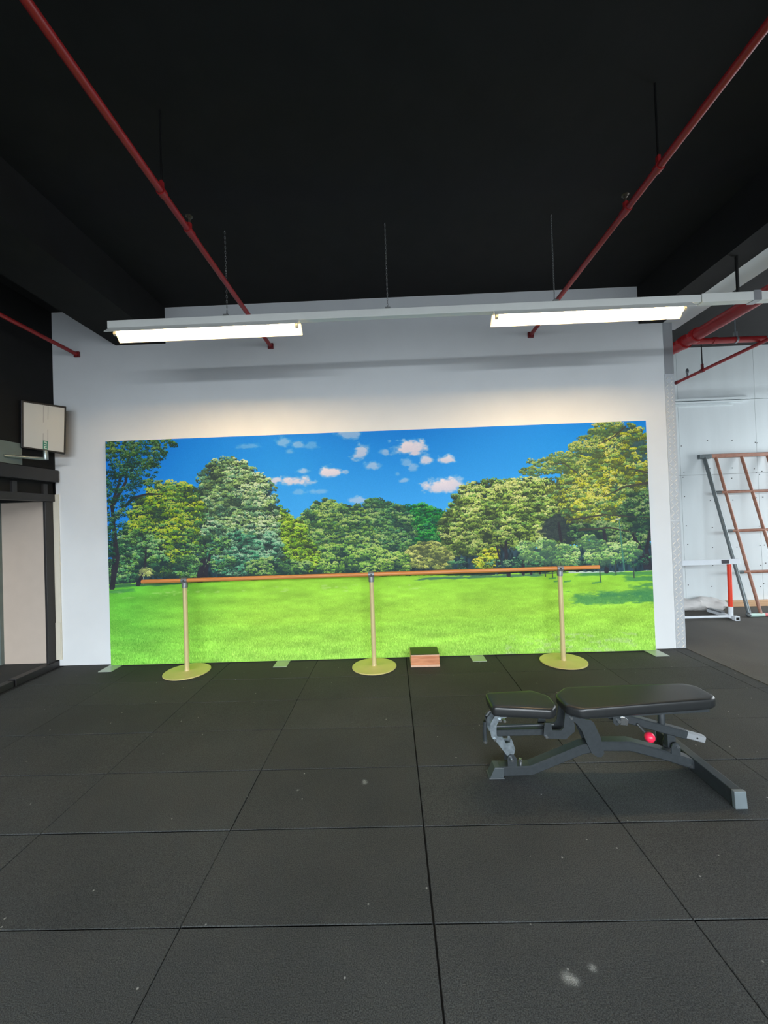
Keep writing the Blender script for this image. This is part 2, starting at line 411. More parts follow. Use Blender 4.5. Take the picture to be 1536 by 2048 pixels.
    def limb(pts, w0, w1, c):
        pts = np.array(pts, float)
        for (x0, y0), (x1, y1), k in zip(pts[:-1], pts[1:], range(len(pts))):
            L2 = max((x1 - x0) ** 2 + (y1 - y0) ** 2, 1)
            xa, xb = int(max(min(x0, x1) - w0 - 3, 0)), int(min(max(x0, x1) + w0 + 3, W)); ya, yb = int(max(min(y0, y1) - w0 - 3, 0)), int(min(max(y0, y1) + w0 + 3, H))
            sx, sy = xx[ya:yb, xa:xb], yy[ya:yb, xa:xb]
            tt = np.clip(((sx - x0) * (x1 - x0) + (sy - y0) * (y1 - y0)) / L2, 0, 1)
            dd = np.hypot(sx - x0 - tt * (x1 - x0), sy - y0 - tt * (y1 - y0))
            f = (k + tt) / (len(pts) - 1)
            m = np.clip((w0 + (w1 - w0) * f - dd) * .8 + .5, 0, 1)[..., None]
            sub = im[ya:yb, xa:xb]
            sub[...] = sub * (1 - m) + np.array(c, np.float32) * (.85 + .3 * n1[ya:yb, xa:xb, None]) * m
    trunk = (46, 48, 58)
    # shaded band under the whole tree line
    edge = hz - 2 + (n2 - .5) * 8
    over(((yy < edge) & (yy > hz - 108 + (n1 - .5) * 40)).astype(np.float32), col(38, 60, 72) * (.7 + .7 * noise(7, 18)[..., None]), 1)
    dk1, dk2, dk3 = (38, 58, 62), (36, 62, 66), (44, 60, 52)
    # middle distance, from the back forwards
    crown([(1310, 420, 110, 100), (1270, 350, 60, 50), (1230, 400, 50, 100)], (24, 62, 52), [(34, 118, 64), (52, 140, 66), (40, 104, 80)], (116, 190, 84), 420, (10, 18), 3.6)
    crown([(1090, 370, 110, 96), (1160, 420, 90, 130), (1060, 440, 90, 120)], dk2, [(92, 132, 84), (78, 122, 92), (110, 140, 86)], (176, 200, 132), 560, (12, 20), 3.8)
    crown([(890, 360, 100, 92), (990, 390, 90, 100), (830, 420, 74, 110), (930, 470, 130, 100), (1040, 480, 80, 90)], dk2, [(104, 138, 80), (92, 130, 92), (124, 150, 78)], (190, 208, 128), 820, (12, 20), 3.8)
    crown([(930, 520, 110, 62), (1070, 530, 90, 56), (1170, 540, 60, 46)], dk2, [(112, 150, 84), (128, 160, 84)], (196, 214, 122), 340, (11, 18), 3.8)
    crown([(700, 400, 60, 110), (760, 430, 60, 96), (740, 500, 90, 80), (800, 500, 60, 70)], dk3, [(122, 156, 62), (140, 170, 56), (104, 144, 72)], (206, 222, 96), 520, (11, 19), 3.8)
    # big round tree
    crown([(500, 210, 130, 130), (560, 280, 140, 150), (450, 330, 110, 150), (600, 380, 110, 150), (520, 440, 150, 130)], dk1, [(112, 148, 118), (132, 160, 112), (98, 138, 120), (144, 166, 112)], (222, 232, 196), 1150, (13, 24), 4.6)
    crown([(520, 480, 120, 90), (640, 480, 80, 90), (560, 530, 140, 46), (440, 470, 60, 60)], dk1, [(72, 136, 112), (96, 148, 128), (120, 150, 130)], (180, 210, 180), 420, (12, 20), 4.4)
    crown([(640, 540, 90, 40), (760, 546, 70, 34)], dk2, [(96, 134, 92), (112, 150, 84)], (180, 200, 128), 120, (10, 16), 3.8)
    # yellow-green trees on the left
    crown([(260, 240, 110, 64), (320, 300, 80, 110), (200, 320, 120, 110), (290, 420, 100, 90), (150, 420, 110, 100), (220, 510, 130, 60)], dk1, [(120, 150, 60), (144, 164, 54), (96, 138, 78), (84, 128, 84)], (214, 214, 84), 620, (14, 26), 4.6, lo=.2)
    crown([(120, 470, 130, 90), (60, 540, 90, 50), (330, 540, 70, 36)], dk1, [(80, 128, 92), (98, 146, 104), (110, 148, 80)], (176, 206, 140), 240, (13, 22), 4.4)
    # tall feathery tree at the left edge: thin, with sky between
    limb([(14, 600), (30, 430), (20, 260), (60, 150), (110, 40)], 10, 3, trunk); limb([(20, 270), (80, 170), (90, 90)], 8, 3, trunk); limb([(24, 330), (62, 283), (110, 235), (170, 222), (228, 226)], 7, 2.5, trunk)
    crown([(70, 70, 120, 90), (150, 60, 90, 70), (60, 180, 90, 90), (150, 140, 60, 60), (30, 330, 60, 90), (20, 440, 50, 90)], (26, 50, 52), [(54, 96, 72), (72, 118, 84), (44, 82, 74)], (138, 168, 104), 300, (10, 22), 3.8, fill=.0, per=26, droop=.9)
    crown([(235, 20, 60, 26), (215, 54, 46, 20), (186, 100, 44, 22), (190, 174, 40, 14), (60, 30, 90, 40)], (30, 54, 50), [(66, 104, 66), (86, 122, 70)], (150, 168, 92), 110, (9, 17), 3.6, fill=0, per=24, droop=.9)
    limb([(30, 380), (40, 480), (26, 540), (10, 604)], 4, 11, trunk); limb([(156, 440), (150, 520), (136, 560), (118, 594)], 3, 10, trunk)
    limb([(398, 410), (394, 480), (380, 540), (370, 584)], 6, 16, (44, 46, 58)); limb([(420, 470), (400, 540), (394, 580)], 4, 12, (44, 46, 58))
    crown([(350, 470, 60, 40), (440, 440, 60, 40), (330, 520, 50, 30), (470, 520, 60, 36)], dk1, [(84, 130, 84), (110, 150, 92)], (180, 204, 130), 90, (9, 18), 4.0, fill=0, per=32)
    # broad olive trees on the right
    crown([(1560, 310, 170, 100), (1700, 290, 150, 84), (1450, 400, 110, 90), (1620, 400, 200, 90), (1780, 380, 130, 100), (1480, 330, 70, 60)], dk3, [(132, 156, 84), (150, 168, 92), (112, 146, 84), (160, 168, 96)], (228, 230, 160), 1250, (11, 22), 4.2, droop=.9)
    crown([(1400, 460, 60, 60), (1470, 480, 110, 40), (1650, 460, 160, 36), (1800, 470, 90, 40)], dk3, [(116, 138, 82), (134, 148, 82)], (204, 208, 132), 260, (11, 20), 4.0, droop=.9)
    crown([(1290, 510, 88, 56), (1350, 530, 50, 44)], (70, 84, 64), [(168, 170, 108), (184, 178, 112)], (232, 224, 160), 240, (10, 16), 4.0)
    crown([(1190, 540, 40, 40), (1120, 555, 40, 30)], dk2, [(130, 160, 84)], (214, 220, 130), 70, (9, 15), 3.8)
    crown([(1520, 545, 46, 34), (1550, 515, 40, 24)], (60, 70, 50), [(176, 176, 62), (130, 164, 74)], (230, 216, 92), 80, (9, 14), 3.6)
    for pts, a, b in [([(1570, 485), (1582, 540), (1576, 592)], 3, 5), ([(1608, 467), (1606, 540), (1614, 602)], 5, 9), ([(1585, 480), (1612, 520)], 2, 4), ([(1664, 472), (1672, 540), (1672, 600)], 4, 6), ([(1700, 500), (1703, 600)], 3, 5), ([(1740, 520), (1738, 600)], 3, 4)]:
        limb(pts, a, b, trunk)
    # dark gap and near trees at the right edge
    over(np.clip((1 - np.hypot((xx - 1830) / 90, (yy - 420) / 70) + (n1 - .5) * .9) * 5, 0, 1), col(42, 56, 66), .9)
    crown([(1960, 180, 120, 90), (2080, 130, 130, 130), (2040, 260, 150, 120), (1900, 270, 120, 80), (2130, 330, 70, 130), (1960, 350, 130, 80), (2080, 400, 110, 90)], (64, 78, 62), [(136, 156, 76), (160, 164, 64), (108, 142, 90), (92, 130, 96), (174, 168, 60)], (226, 222, 130), 900, (13, 24), 4.4, fill=.8, per=40, droop=.8, lo=.25)
    crown([(2130, 380, 70, 110), (2080, 470, 110, 50), (1960, 440, 110, 40)], dk1, [(72, 108, 80), (92, 122, 82), (110, 136, 84)], (170, 184, 130), 240, (12, 20), 4.2, droop=.8)
    crown([(1780, 150, 70, 18), (1850, 135, 60, 22), (1720, 190, 50, 18), (1930, 100, 60, 26), (1975, 55, 60, 28), (2020, 20, 70, 26), (1890, 165, 60, 22), (1800, 185, 60, 16)], (58, 84, 70), [(94, 126, 88), (120, 142, 82), (140, 150, 76)], (190, 196, 120), 230, (9, 18), 4.2, fill=0, per=26, droop=.9)
    for pts, a in [([(2180, 250), (2090, 262), (2000, 300)], 5), ([(2100, 20), (2050, 60), (2000, 84)], 3), ([(1860, 390), (2000, 372), (2180, 392)], 4), ([(1900, 430), (2020, 425), (2120, 450)], 5), ([(2180, 210), (2110, 190)], 4), ([(1900, 200), (1850, 160), (1790, 160)], 2.2)]:
        limb(pts, a, 1.6, (66, 66, 64))
    for pts, a, b in [([(1997, 440), (2004, 520), (2000, 600)], 6, 9), ([(2110, 455), (2135, 520), (2160, 590)], 5, 14), ([(2178, 440), (2160, 520), (2170, 590)], 5, 11), ([(1819, 400), (1826, 470)], 4, 6), ([(1880, 500), (1886, 590)], 6, 10)]:
        limb(pts, a, b, trunk)
    crown([(1640, 560, 120, 30), (1780, 560, 120, 30), (1920, 560, 120, 30), (2080, 560, 110, 30), (1430, 560, 70, 30)], (40, 62, 66), [(64, 112, 92), (84, 130, 96), (70, 100, 84)], (136, 176, 130), 150, (8, 15), 3.6, fill=0, per=24)
    for x, y, rx, ry in [(1690, 510, 36, 46), (1762, 508, 50, 50), (1838, 528, 56, 46), (1966, 524, 48, 56), (1930, 480, 40, 26), (2030, 530, 40, 42), (2096, 525, 42, 40)]:
        crown([(x, y, rx, ry)], (62, 92, 82), [(112, 156, 104), (134, 170, 108), (150, 176, 112)], (214, 226, 160), int(rx * ry / 34), (10, 17), 4.6, fill=.35, per=30, droop=1.0)
    for x, y0, y1 in [(1786, 560, 618), (1821, 560, 632), (1973, 560, 640), (2036, 560, 615), (2106, 570, 628), (1758, 560, 612)]:
        limb([(x, y0), (x + 1, y1)], 2.2, 2.2, (60, 74, 70))
    limb([(2058, 396), (2064, 500), (2070, 598)], 2.0, 3.0, (70, 128, 110)); limb([(2046, 392), (2062, 390)], 3, 2, (220, 226, 226))
    limb([(142, 545), (142, 592)], 1.6, 1.6, (140, 160, 150)); crown([(150, 545, 28, 20)], (120, 130, 90), [(196, 196, 130)], (236, 230, 170), 22, (7, 11), 3.4, fill=0, per=18)
    # thin dark foot of the tree line, short shadows of the saplings
    over(((yy > hz - 12 + (n2 - .5) * 14) & (yy < hz + 2 + (n1 - .5) * 6) & (xx > 330) & (xx < 1560)).astype(np.float32), col(44, 62, 62), .85)
    for x0, x1, y in [(1940, 1980, 645), (1770, 1800, 622), (1790, 1824, 634), (1830, 1860, 636)]:
        over((np.abs(yy - y + (xx - x0) * .08) < 3) * (xx > x0) * (xx < x1), dk, .7)
    im += rg.normal(0, 3, (H, W, 1))
    im = im * .97 + 5
    return np.clip(im, 0, 255).astype(np.float32)

# ---------------------------------------------------------------- the room
WY = 4.555            # face of the long white wall
CZ = 4.12             # ceiling
fl = struct('floor', MB().box(-7, 9, -5, 8, -.12, -.012), 'dark', 'black rubber tiled gym floor', 'floor')
# rubber tiles, one metre wide and laid in half-metre rows
tile_me = {}
def tile_mesh(w_, d_):
    k = (round(w_, 3), round(d_, 3))
    if k not in tile_me:
        o = part('tile', MB().box(-w_ / 2, w_ / 2, -d_ / 2, d_ / 2, -.012, 0), 'rubber', bevel=.0022, seg=1)
        tile_me[k] = o.data; bpy.data.objects.remove(o)
    return tile_me[k]
X0, Y0, DX, DY = .1095, 1.572, 1.0, .489
for j in range(-7, 7):
    ya, yb = Y0 + j * DY, min(Y0 + (j + 1) * DY, 4.55)
    if yb - ya < .03: continue
    for i in range(-4, 4):
        xa, xb = X0 + i * DX, X0 + (i + 1) * DX
        xa, xb = max(xa, -3.84), min(xb, 3.25)
        g = .0016
        gl_ = .004 if i == 0 else g; gr_ = .004 if i == -1 else (.003 if i == 0 else g)
        wd, dp = xb - xa - gl_ - gr_, yb - ya - 2 * (g + (.0016 if j in (0, 1, 2) else 0))
        t = bpy.data.objects.new('tile', tile_mesh(wd, dp)); COL.objects.link(t); t.parent = fl
        t.location = ((xa + gl_ + xb - gr_) / 2 + random.uniform(-.001, .001), (ya + yb) / 2 + random.uniform(-.001, .001), -random.random() * .0012)
        t.rotation_euler = (random.uniform(-.0012, .0012), random.uniform(-.0006, .0006), random.uniform(-.0014, .0014))
part('rubber_matting', MB().box(3.252, 9, -5, 6.5, -.012, .004), 'rubber2', fl, label='lighter grey rubber matting to the right of the wall end')
part('side_floor', MB().box(-7, -3.95, -5, 6.5, -.012, -.004), 'rubber', fl)

wb = MB().box(-3.9, 3.25, WY, 4.66, 0, CZ)
struct('wall_back', wb, 'white', 'long plain white wall behind the park picture', 'wall')
struct('ceiling', MB().box(-7, 9, -5, 8, CZ, CZ + .12), 'black', 'matt black painted ceiling', 'ceiling')
# boxed beams running towards the camera
struct('trim_1', MB().box(-3.143, -2.558, -5, WY, 3.70, CZ), 'black', 'black boxed beam along the left of the ceiling', 'beam')
struct('trim_2', MB().box(2.887, 3.16, -5, WY, 3.69, CZ), 'black', 'black boxed beam above the end of the white wall', 'beam')
struct('trim_3', MB().box(3.16, 3.43, -5, 4.75, 3.688, CZ), 'white', 'white boxed beam running from the wall end towards the camera', 'beam')
# left: black upper wall over an opening with a lintel
struct('wall_left', MB().box(-4.02, -3.9, -5, WY, 2.12, CZ), 'black', 'black upper wall on the left above the side opening', 'wall')
lt = struct('trim_4', MB().box(-3.9, -3.838, 1.2, 4.53, 2.125, 2.262), 'frame', 'black lintel ledge above the opening on the left', 'lintel', bevel=.004)
hd = struct('trim_5', MB().box(-4.0, -3.93, 1.2, WY, 1.98, 2.12), 'black', 'black header board under the lintel on the left', 'header')
part('header_rail', MB().box(-4.0, -3.9, 1.2, WY, 1.905, 1.985), 'frame', hd)
for y in (4.03, 4.40, 3.6):
    part('packer_block', MB().box(-3.93, -3.905, y, y + .055, 1.985, 2.10), 'frame', hd)
struct('trim_6', MB().box(-3.955, -3.925, 4.44, WY - .002, .0, 1.905), 'frame', 'black post at the right side of the side opening', 'post', bevel=.004)
struct('trim_7', MB().box(-3.926, -3.860, WY - .012, WY - .0005, .075, 1.985).box(-3.926, -3.868, WY - .018, WY - .012, .075, .5), 'cream', 'narrow cream strip at the left edge of the white wall', 'trim')
kb = struct('trim_8', MB().box(-3.985, -3.9, 4.02, WY - .005, -.01, .062), 'frame', 'black floor kerb across the side opening', 'kerb', bevel=.004)
part('kerb_length', MB().box(-3.985, -3.903, 1.2, 4.0, -.01, .055), 'frame', kb, bevel=.004)
# the space beyond the opening
dr = struct('door_1', MB().box(-4.655, -4.125, 4.66, 4.70, 0.0, 1.925), 'beige', 'tall plain beige door beyond the opening on the left', 'door')
part('door_edge', MB().box(-4.695, -4.655, 4.62, 4.70, 0.0, 1.94), 'plate', dr)
part('door_edge', MB().box(-4.72, -4.70, 4.63, 4.70, 0.0, 1.94), 'frame', dr)
struct('wall_side', MB().box(-4.125, -3.9, 4.664, 4.74, 0, CZ).box(-7, -4.02, 4.60, 4.74, 1.915, CZ), 'black', 'black wall around the beige door', 'wall')
wn = struct('window_1', MB().box(-5.3, -4.725, 4.68, 4.72, .75, 1.94), 'glass', 'dark glass beside the beige door', 'window')
part('grass_in_glass', MB().box(-5.3, -4.725, 4.67, 4.72, 0, .75), 'grassdark', wn)  # grass tone showing in the glass, put into the colour of a flat board
struct('wall_outer', MB().box(-7, -6.9, -5, 4.74, 0, CZ), 'black', 'dark far side of the room on the left', 'wall')
# behind the camera: unseen wall over open roller doors, lintel set to shade the upper wall
struct('wall_rear', MB().box(-7, 9, -5.0, -4.9, 3.25, CZ).box(-7, -5.6, -5, -4.9, 0, 3.25).box(6.2, 9, -5, -4.9, 0, 3.25), 'white')
# right: boarded white wall further back
wf = struct('wall_far', MB().box(0.8, 9.0, 6.415, 6.5, 0, CZ), 'dark', 'far white boarded wall on the right', 'wall')
cols = [.8, 2.22, 3.42, 4.62, 5.825, 7.03, 9.0]
for a, b in zip(cols[:-1], cols[1:]):
    for z0, z1, y in ((0.0, 2.086, 6.4), (2.09, 3.262, 6.4), (3.268, CZ, 6.392)):
        part('panel', MB().box(a + .002, b - .002, y, 6.42, z0, z1), 'panel', wf)
sc = MB()
for x in (4.66, 5.05, 5.42, 5.79, 5.86, 6.3):
    for z in (.33, .62, .95, 1.27, 1.72, 2.05, 2.14, 2.6):
        x_ = x + random.uniform(-.03, .03); z_ = z + random.uniform(-.05, .05)
        sc.box(x_ - .006, x_ + .006, 6.396, 6.401, z_ - .006, z_ + .006)
o = part('screw_heads', sc, 'dark', wf); o['kind'] = 'stuff'
for z0, x1, d in ((3.268, 5.74, .055), (3.225, 5.62, .028), (3.182, 5.47, .016)):
    part('batten', MB().box(4.0, x1, 6.4 - d, 6.4, z0, z0 + .026), 'panel', wf)
struct('wall_right', MB().box(8.9, 9.0, -5, 6.5, 0, CZ), 'panel')

# tread plate guarding the end of the white wall
guard = struct('trim_9', MB().box(3.2545, 3.258, WY - .006, 4.66, 3.104, 3.687).box(3.156, 3.254, WY - .006, WY - .0005, 3.104, 3.687), 'aluflat', 'flat grey metal strip at the top of the wall end', 'trim')
for za, zb in ((.004, 1.435), (1.44, 3.10)):
    pl = part('tread_plate', MB().box(3.150, 3.254, WY - .006, WY - .0005, za, zb).box(3.2545, 3.258, WY - .006, 4.66, za, zb), 'alu', guard)
    tr = MB(); z = za + .02; k = 0
    while z < zb - .02:
        for c in range(2):
            sgn = 1 if (k + c) % 2 else -1
            cx = 3.1775 + c * .049; L, wd = .030, .0066
            d = Vector((L * .72 * sgn, 0, L * .72)); nrm = Vector((-d.z, 0, d.x)).normalized() * wd
            c0 = Vector((cx, WY - .006, z)); up = Vector((0, -.0034, 0))
            P = [c0 - d, c0 + nrm, c0 + d, c0 - nrm]
            tr.add([tuple(p) for p in P] + [tuple(c0 + (p - c0) * .6 + up) for p in P], [(4, 5, 6, 7), (0, 1, 5, 4), (1, 2, 6, 5), (2, 3, 7, 6), (3, 0, 4, 7)])
        z += .043; k += 1
    o = part('tread_pattern', tr, 'tread', pl); o['kind'] = 'stuff'

# ---------------------------------------------------------------- picture display
dsp = thing('display_wall', 'wide freestanding picture panel printed with a sunny park, standing against the white wall', 'display', (-.185, 4.47, 0))
part('panel', MB().box(-3.255, 2.885, 4.494, 4.524, .008, 2.572), 'lampwhite', dsp, bevel=.003)
park = paint_park()
img = bpy.data.images.new('park_print', park.shape[1], park.shape[0])
px = np.ones((park.shape[0], park.shape[1], 4), np.float32); px[..., :3] = park[::-1] / 255.0
img.pixels.foreach_set(px.ravel()); img.update(); img.pack()
pm = bpy.data.materials.new('park_print'); pm.use_nodes = True
nt = pm.node_tree; ti = nt.nodes.new('ShaderNodeTexImage'); ti.image = img; ti.extension = 'EXTEND'
nt.links.new(ti.outputs['Color'], nt.nodes['Principled BSDF'].inputs['Base Color'])
nt.nodes['Principled BSDF'].inputs['Roughness'].default_value = .7
nt.nodes['Principled BSDF'].inputs['Specular IOR Level'].default_value = .25
pr = part('printed_fabric', MB().add([(-3.253, 4.492, .010), (2.883, 4.492, .010), (2.883, 4.492, 2.570), (-3.253, 4.492, 2.570)], [(0, 1, 2, 3)]), pm, dsp,
          label='printed park scene with blue sky, broad trees and bright lawn')
uv = pr.data.uv_layers.new(name='print')
for lp in pr.data.loops:
    v = pr.data.vertices[lp.vertex_index].co + Vector(dsp.location)
    uv.data[lp.index].uv = ((v.x + 3.253) / 6.136, (v.z - .010) / 2.56)
for x0, x1, x2, x3 in ((-3.272, -3.125, -3.28, -3.13), (-1.345, -1.195, -1.35, -1.2), (.822, .972, .82, .97), (2.765, 2.915, 2.76, 2.91)):
    part('foot_plate', MB().prism_z([(x0, 4.315), (x1, 4.315), (x3, 4.548), (x2, 4.548)], .001, .007), 'foot', dsp, bevel=.001, label='flat grey foot plate')

# ---------------------------------------------------------------- ballet barre
bar = thing('ballet_barre', 'long wooden ballet barre on three gold floor stands in front of the park picture', 'barre', (-.24, 4.25, 0))
BY = 4.25
part('rail', MB().tube([(-2.715, BY, .985), (2.173, BY, .985)], .0215, 20), 'wood', bar, smooth=40, bevel=0)
for x in (-2.25, -.238, 1.76):
    part('base_disc', MB().lathe(x, BY, [(.228, .001), (.236, .005), (.236, .011), (.231, .015), (.04, .017), (.03, .02)], 56), 'gold', bar, smooth=30)
    part('post', MB().lathe(x, BY, [(.029, .016), (.026, .03), (.0245, .05), (.0235, .95)], 24), 'pole', bar, smooth=40)
    cl = part('clamp', MB().lathe(x, BY, [(.026, .905), (.0305, .907), (.0305, .955), (.027, .962)], 24).tube([(x - .031, BY, .985), (x + .031, BY, .985)], .0305, 24), 'steel', bar, smooth=40)
    part('set_screw', MB().tube([(x, BY - .030, .985), (x, BY - .036, .985)], .008, 12), 'bezel', cl)

# ---------------------------------------------------------------- wooden block
blk = thing('wooden_block', 'small low wooden step block with dark top against the park picture', 'block', (.302, 4.335, 0))
part('body', MB().box(.153, .452, 4.215, 4.455, .022, .118), 'block', blk, bevel=.002)
part('bottom_board', MB().box(.150, .455, 4.208, 4.457, .0, .022), 'blockedge', blk, bevel=.001, label='pale plywood bottom edge')
part('top_pad', MB().box(.153, .452, 4.218, 4.455, .1245, .129), 'blocktop', blk, label='dark olive top')
part('top_edge', MB().box(.151, .454, 4.212, 4.456, .118, .1245), 'blockedge', blk)

# ---------------------------------------------------------------- hanging light track and two tube lights
LY = 3.39
trk = thing('light_track', 'long white lighting rail hung on three chains below the black ceiling', 'rail', (0, LY, 3.33))
part('rail', MB().box(-2.392, 2.66, LY - .031, LY + .031, 3.301, 3.366), 'lampwhite', trk, bevel=.004)
part('rail', MB().box(2.665, 8.2, LY - .034, LY + .034, 3.298, 3.372), 'lampwhite', trk, bevel=.004)
part('joint_collar', MB().box(3.09, 3.15, LY - .04, LY + .04, 3.294, 3.378), 'aluflat', trk)
for x in (-1.359, .03, 1.452):
    part('hanger_clip', MB().box(x - .022, x + .022, LY - .036, LY + .036, 3.366, 3.376).box(x - .004, x + .004, LY - .012, LY + .012, 3.376, 3.40), 'chain', trk)
    ch = MB(); z = 3.402; k = 0
    while z < CZ:
        ch.link_ring((x, LY, z + .012), .0058, .0135, .0018, 0.4 + (k % 2) * math.pi / 2); z += .0215; k += 1
    o = part('chain', ch, 'chain', trk)
rd = MB().tube([(2.99, LY, 3.372), (2.99, LY, 3.69)], .0115, 12)
part('drop_rod', rd, 'bezel', trk, label='black drop rod')
def batten_light(xa, xb, label):
    t = thing('batten_light', label, 'lamp', ((xa + xb) / 2, LY, 3.30), 'tube lights on the hanging rail')
    h = .0018
    prof = [(LY - .102, 3.240), (LY - .098, 3.2365), (LY - .034, 3.297), (LY + .034, 3.297), (LY + .098, 3.2265), (LY + .104, 3.229), (LY + .036, 3.3005), (LY - .036, 3.3005)]
    n = len(prof)
    mb = MB().add([(xa, y, z) for y, z in prof] + [(xb, y, z) for y, z in prof], [(i, (i + 1) % n, (i + 1) % n + n, i + n) for i in range(n)] + [tuple(range(n)), tuple(range(2 * n - 1, n - 1, -1))])
    part('reflector', mb, 'lampwhite', t)
    part('tube', MB().tube([(xa + .045, LY, 3.262), (xb - .045, LY, 3.262)], .0165, 16), 'white_tube', t, smooth=60, label='lit fluorescent tube')
    for x0, x1 in ((xa + .02, xa + .045), (xb - .045, xb - .02)):
        part('tube_cap', MB().tube([(x0, LY, 3.262), (x1, LY, 3.262)], .0175, 16), 'tubecap', t, smooth=60)
        part('lamp_holder', MB().box((x0 + x1) / 2 - .012, (x0 + x1) / 2 + .012, LY - .014, LY + .014, 3.262, 3.300), 'lampwhite', t)
    return t
batten_light(-2.372, -.728, 'lit tube light with white reflector at the left end of the rail')
batten_light(.925, 2.57, 'lit tube light with white reflector near the beam on the right')

# ---------------------------------------------------------------- red sprinkler pipes
def pipe_run(x, label, y0=-4.5, marks=True):
    t = thing('sprinkler_pipe', label, 'pipe', (x, WY, 3.612), 'red sprinkler pipes')
    z = 3.612
    part('pipe', MB().tube([(x, y0, z), (x, WY - .004, z)], .0215, 14), 'red', t, smooth=50)
    part('wall_plate', MB().box(x - .032, x + .032, WY - .022, WY - .001, z - .032, z + .032), 'redflange', t, bevel=.003)
    if marks:
        for y in (2.37, -.6):
            hg = part('hanger_ring', MB().tube([(x, y - .02, z), (x, y + .02, z)], .0275, 14).box(x - .008, x + .008, y - .012, y + .012, z + .025, z + .07), 'red', t, smooth=50)
            part('hanger_rod', MB().tube([(x, y, z + .06), (x, y, CZ)], .006, 8), 'bezel', hg)
        for y in (2.70, -.3):
            sp = part('sprinkler_tee', MB().tube([(x, y - .035, z), (x, y + .035, z)], .027, 14).tube([(x, y, z), (x, y, z + .055)], .017, 12), 'red', t, smooth=50)
            part('sprinkler_head', MB().lathe(x, y, [(.008, z + .055), (.008, z + .085), (.014, z + .09), (.014, z + .1), (.024, z + .104), (.022, z + .108)], 14), 'sprink', sp, smooth=40)
    return t
pipe_run(-1.327, 'red pipe under the ceiling ending behind the left tube light')
pipe_run(1.66, 'red pipe under the ceiling ending left of the right tube light')
pipe_run(-3.60, 'short red pipe along the black left wall ending at the white wall', marks=False)
# thick main and its branches beyond the wall end
mn = thing('fire_main', 'thick red fire main with cross pipe and thin branch beyond the white wall end', 'pipe', (3.6, 4.9, 3.57), 'red sprinkler pipes')
part('main_pipe', MB().tube([(3.60, -4.5, 3.57), (3.60, 4.86, 3.57)], .066, 20), 'red', mn, smooth=50)
for y in (4.62, 4.80):
    part('coupling', MB().tube([(3.60, y, 3.57), (3.60, y + .06, 3.57)], .082, 20).box(3.50, 3.70, y + .012, y + .048, 3.55, 3.59), 'red', mn, smooth=50)
part('elbow', MB().tube([(3.60, 4.84, 3.57), (3.60, 4.96, 3.57), (3.555, 5.06, 3.565), (3.47, 5.1, 3.56), (3.3, 5.1, 3.56)], .07, 18), 'red', mn, smooth=50)
part('cross_pipe', MB().tube([(3.62, 4.95, 3.626), (4.66, 4.95, 3.622)], .036, 16), 'red', mn, smooth=50)
part('coupling', MB().tube([(4.03, 4.95, 3.625), (4.08, 4.95, 3.625)], .041, 16), 'red', mn, smooth=50)
hg = part('hanger_ring', MB().tube([(4.30, 4.95, 3.624), (4.325, 4.95, 3.624)], .042, 14).box(4.30, 4.325, 4.93, 4.97, 3.66, 3.72), 'steel', mn, smooth=50)
part('hanger_rod', MB().tube([(4.312, 4.95, 3.7), (4.312, 4.95, CZ)], .007, 8), 'gymgrey', hg)
br = mn
part('branch_pipe', MB().tube([(4.6, 3.2, 3.568), (4.6, 6.36, 3.565)], .0215, 14), 'red', br, smooth=50)
part('end_cap', MB().tube([(4.6, 6.34, 3.565), (4.6, 6.39, 3.565)], .027, 14), 'redflange', br, smooth=50)
hg = part('hanger_ring', MB().tube([(4.6, 5.83, 3.567), (4.6, 5.87, 3.567)], .03, 14).box(4.59, 4.61, 5.835, 5.865, 3.59, 3.66), 'redflange', br, smooth=50)
part('hanger_rod', MB().tube([(4.6, 5.85, 3.65), (4.6, 5.85, CZ)], .007, 8), 'bezel', hg)
part('sprinkler_head', MB().lathe(4.6, 6.14, [(.012, 3.58), (.012, 3.63), (.02, 3.635), (.022, 3.67), (.012, 3.70)], 12), 'steel', br, smooth=40)

# ---------------------------------------------------------------- screen on a bracket, left
tv = thing('wall_screen', 'small square pale-faced screen on a swing arm at the black left wall', 'screen', (-3.72, 4.25, 2.36))
TL, BL_, TR, BR_ = Vector((-3.857, 4.10, 2.955)), Vector((-3.867, 4.10, 2.455)), Vector((-3.613, 4.385, 2.955)), Vector((-3.637, 4.385, 2.425))
FN = (TR - TL).cross(BL_ - TL).normalized()          # out of the face
if FN.y > 0: FN = -FN
def tvbox(a0, a1, f0, f1, d0, d1):
    """Block on the screen: a across, f up (0..1 of the face), d in front of the face."""
    def p(a, f, d): return (BL_ * (1 - a) + BR_ * a) * (1 - f) + (TL * (1 - a) + TR * a) * f + FN * d
    P = [p(a, f, d) for d in (d0, d1) for a, f in ((a0, f0), (a1, f0), (a1, f1), (a0, f1))]
    return MB().add(P, [(0, 3, 2, 1), (4, 5, 6, 7), (0, 1, 5, 4), (1, 2, 6, 5), (2, 3, 7, 6), (3, 0, 4, 7)])
part('case', tvbox(-.005, 1.01, -.005, 1.01, -.05, -.002), 'bezel', tv, bevel=.006)
part('screen_face', tvbox(.05, .965, .03, .965, -.004, .001), 'screen', tv)
part('seam_strip', tvbox(.485, .585, .2, .955, .0, .0022), 'screen', tv)
for a in (.475, .58):
    part('seam_line', tvbox(a, a + .012, .18, .95, .0, .0026), 'stripe', tv)
sg = part('green_patch', tvbox(.475, .59, .032, .215, .0, .003), 'green', tv, label='small green patch with pale marks')  # flat green patch on the screen face, pale strokes on top
gm = MB()
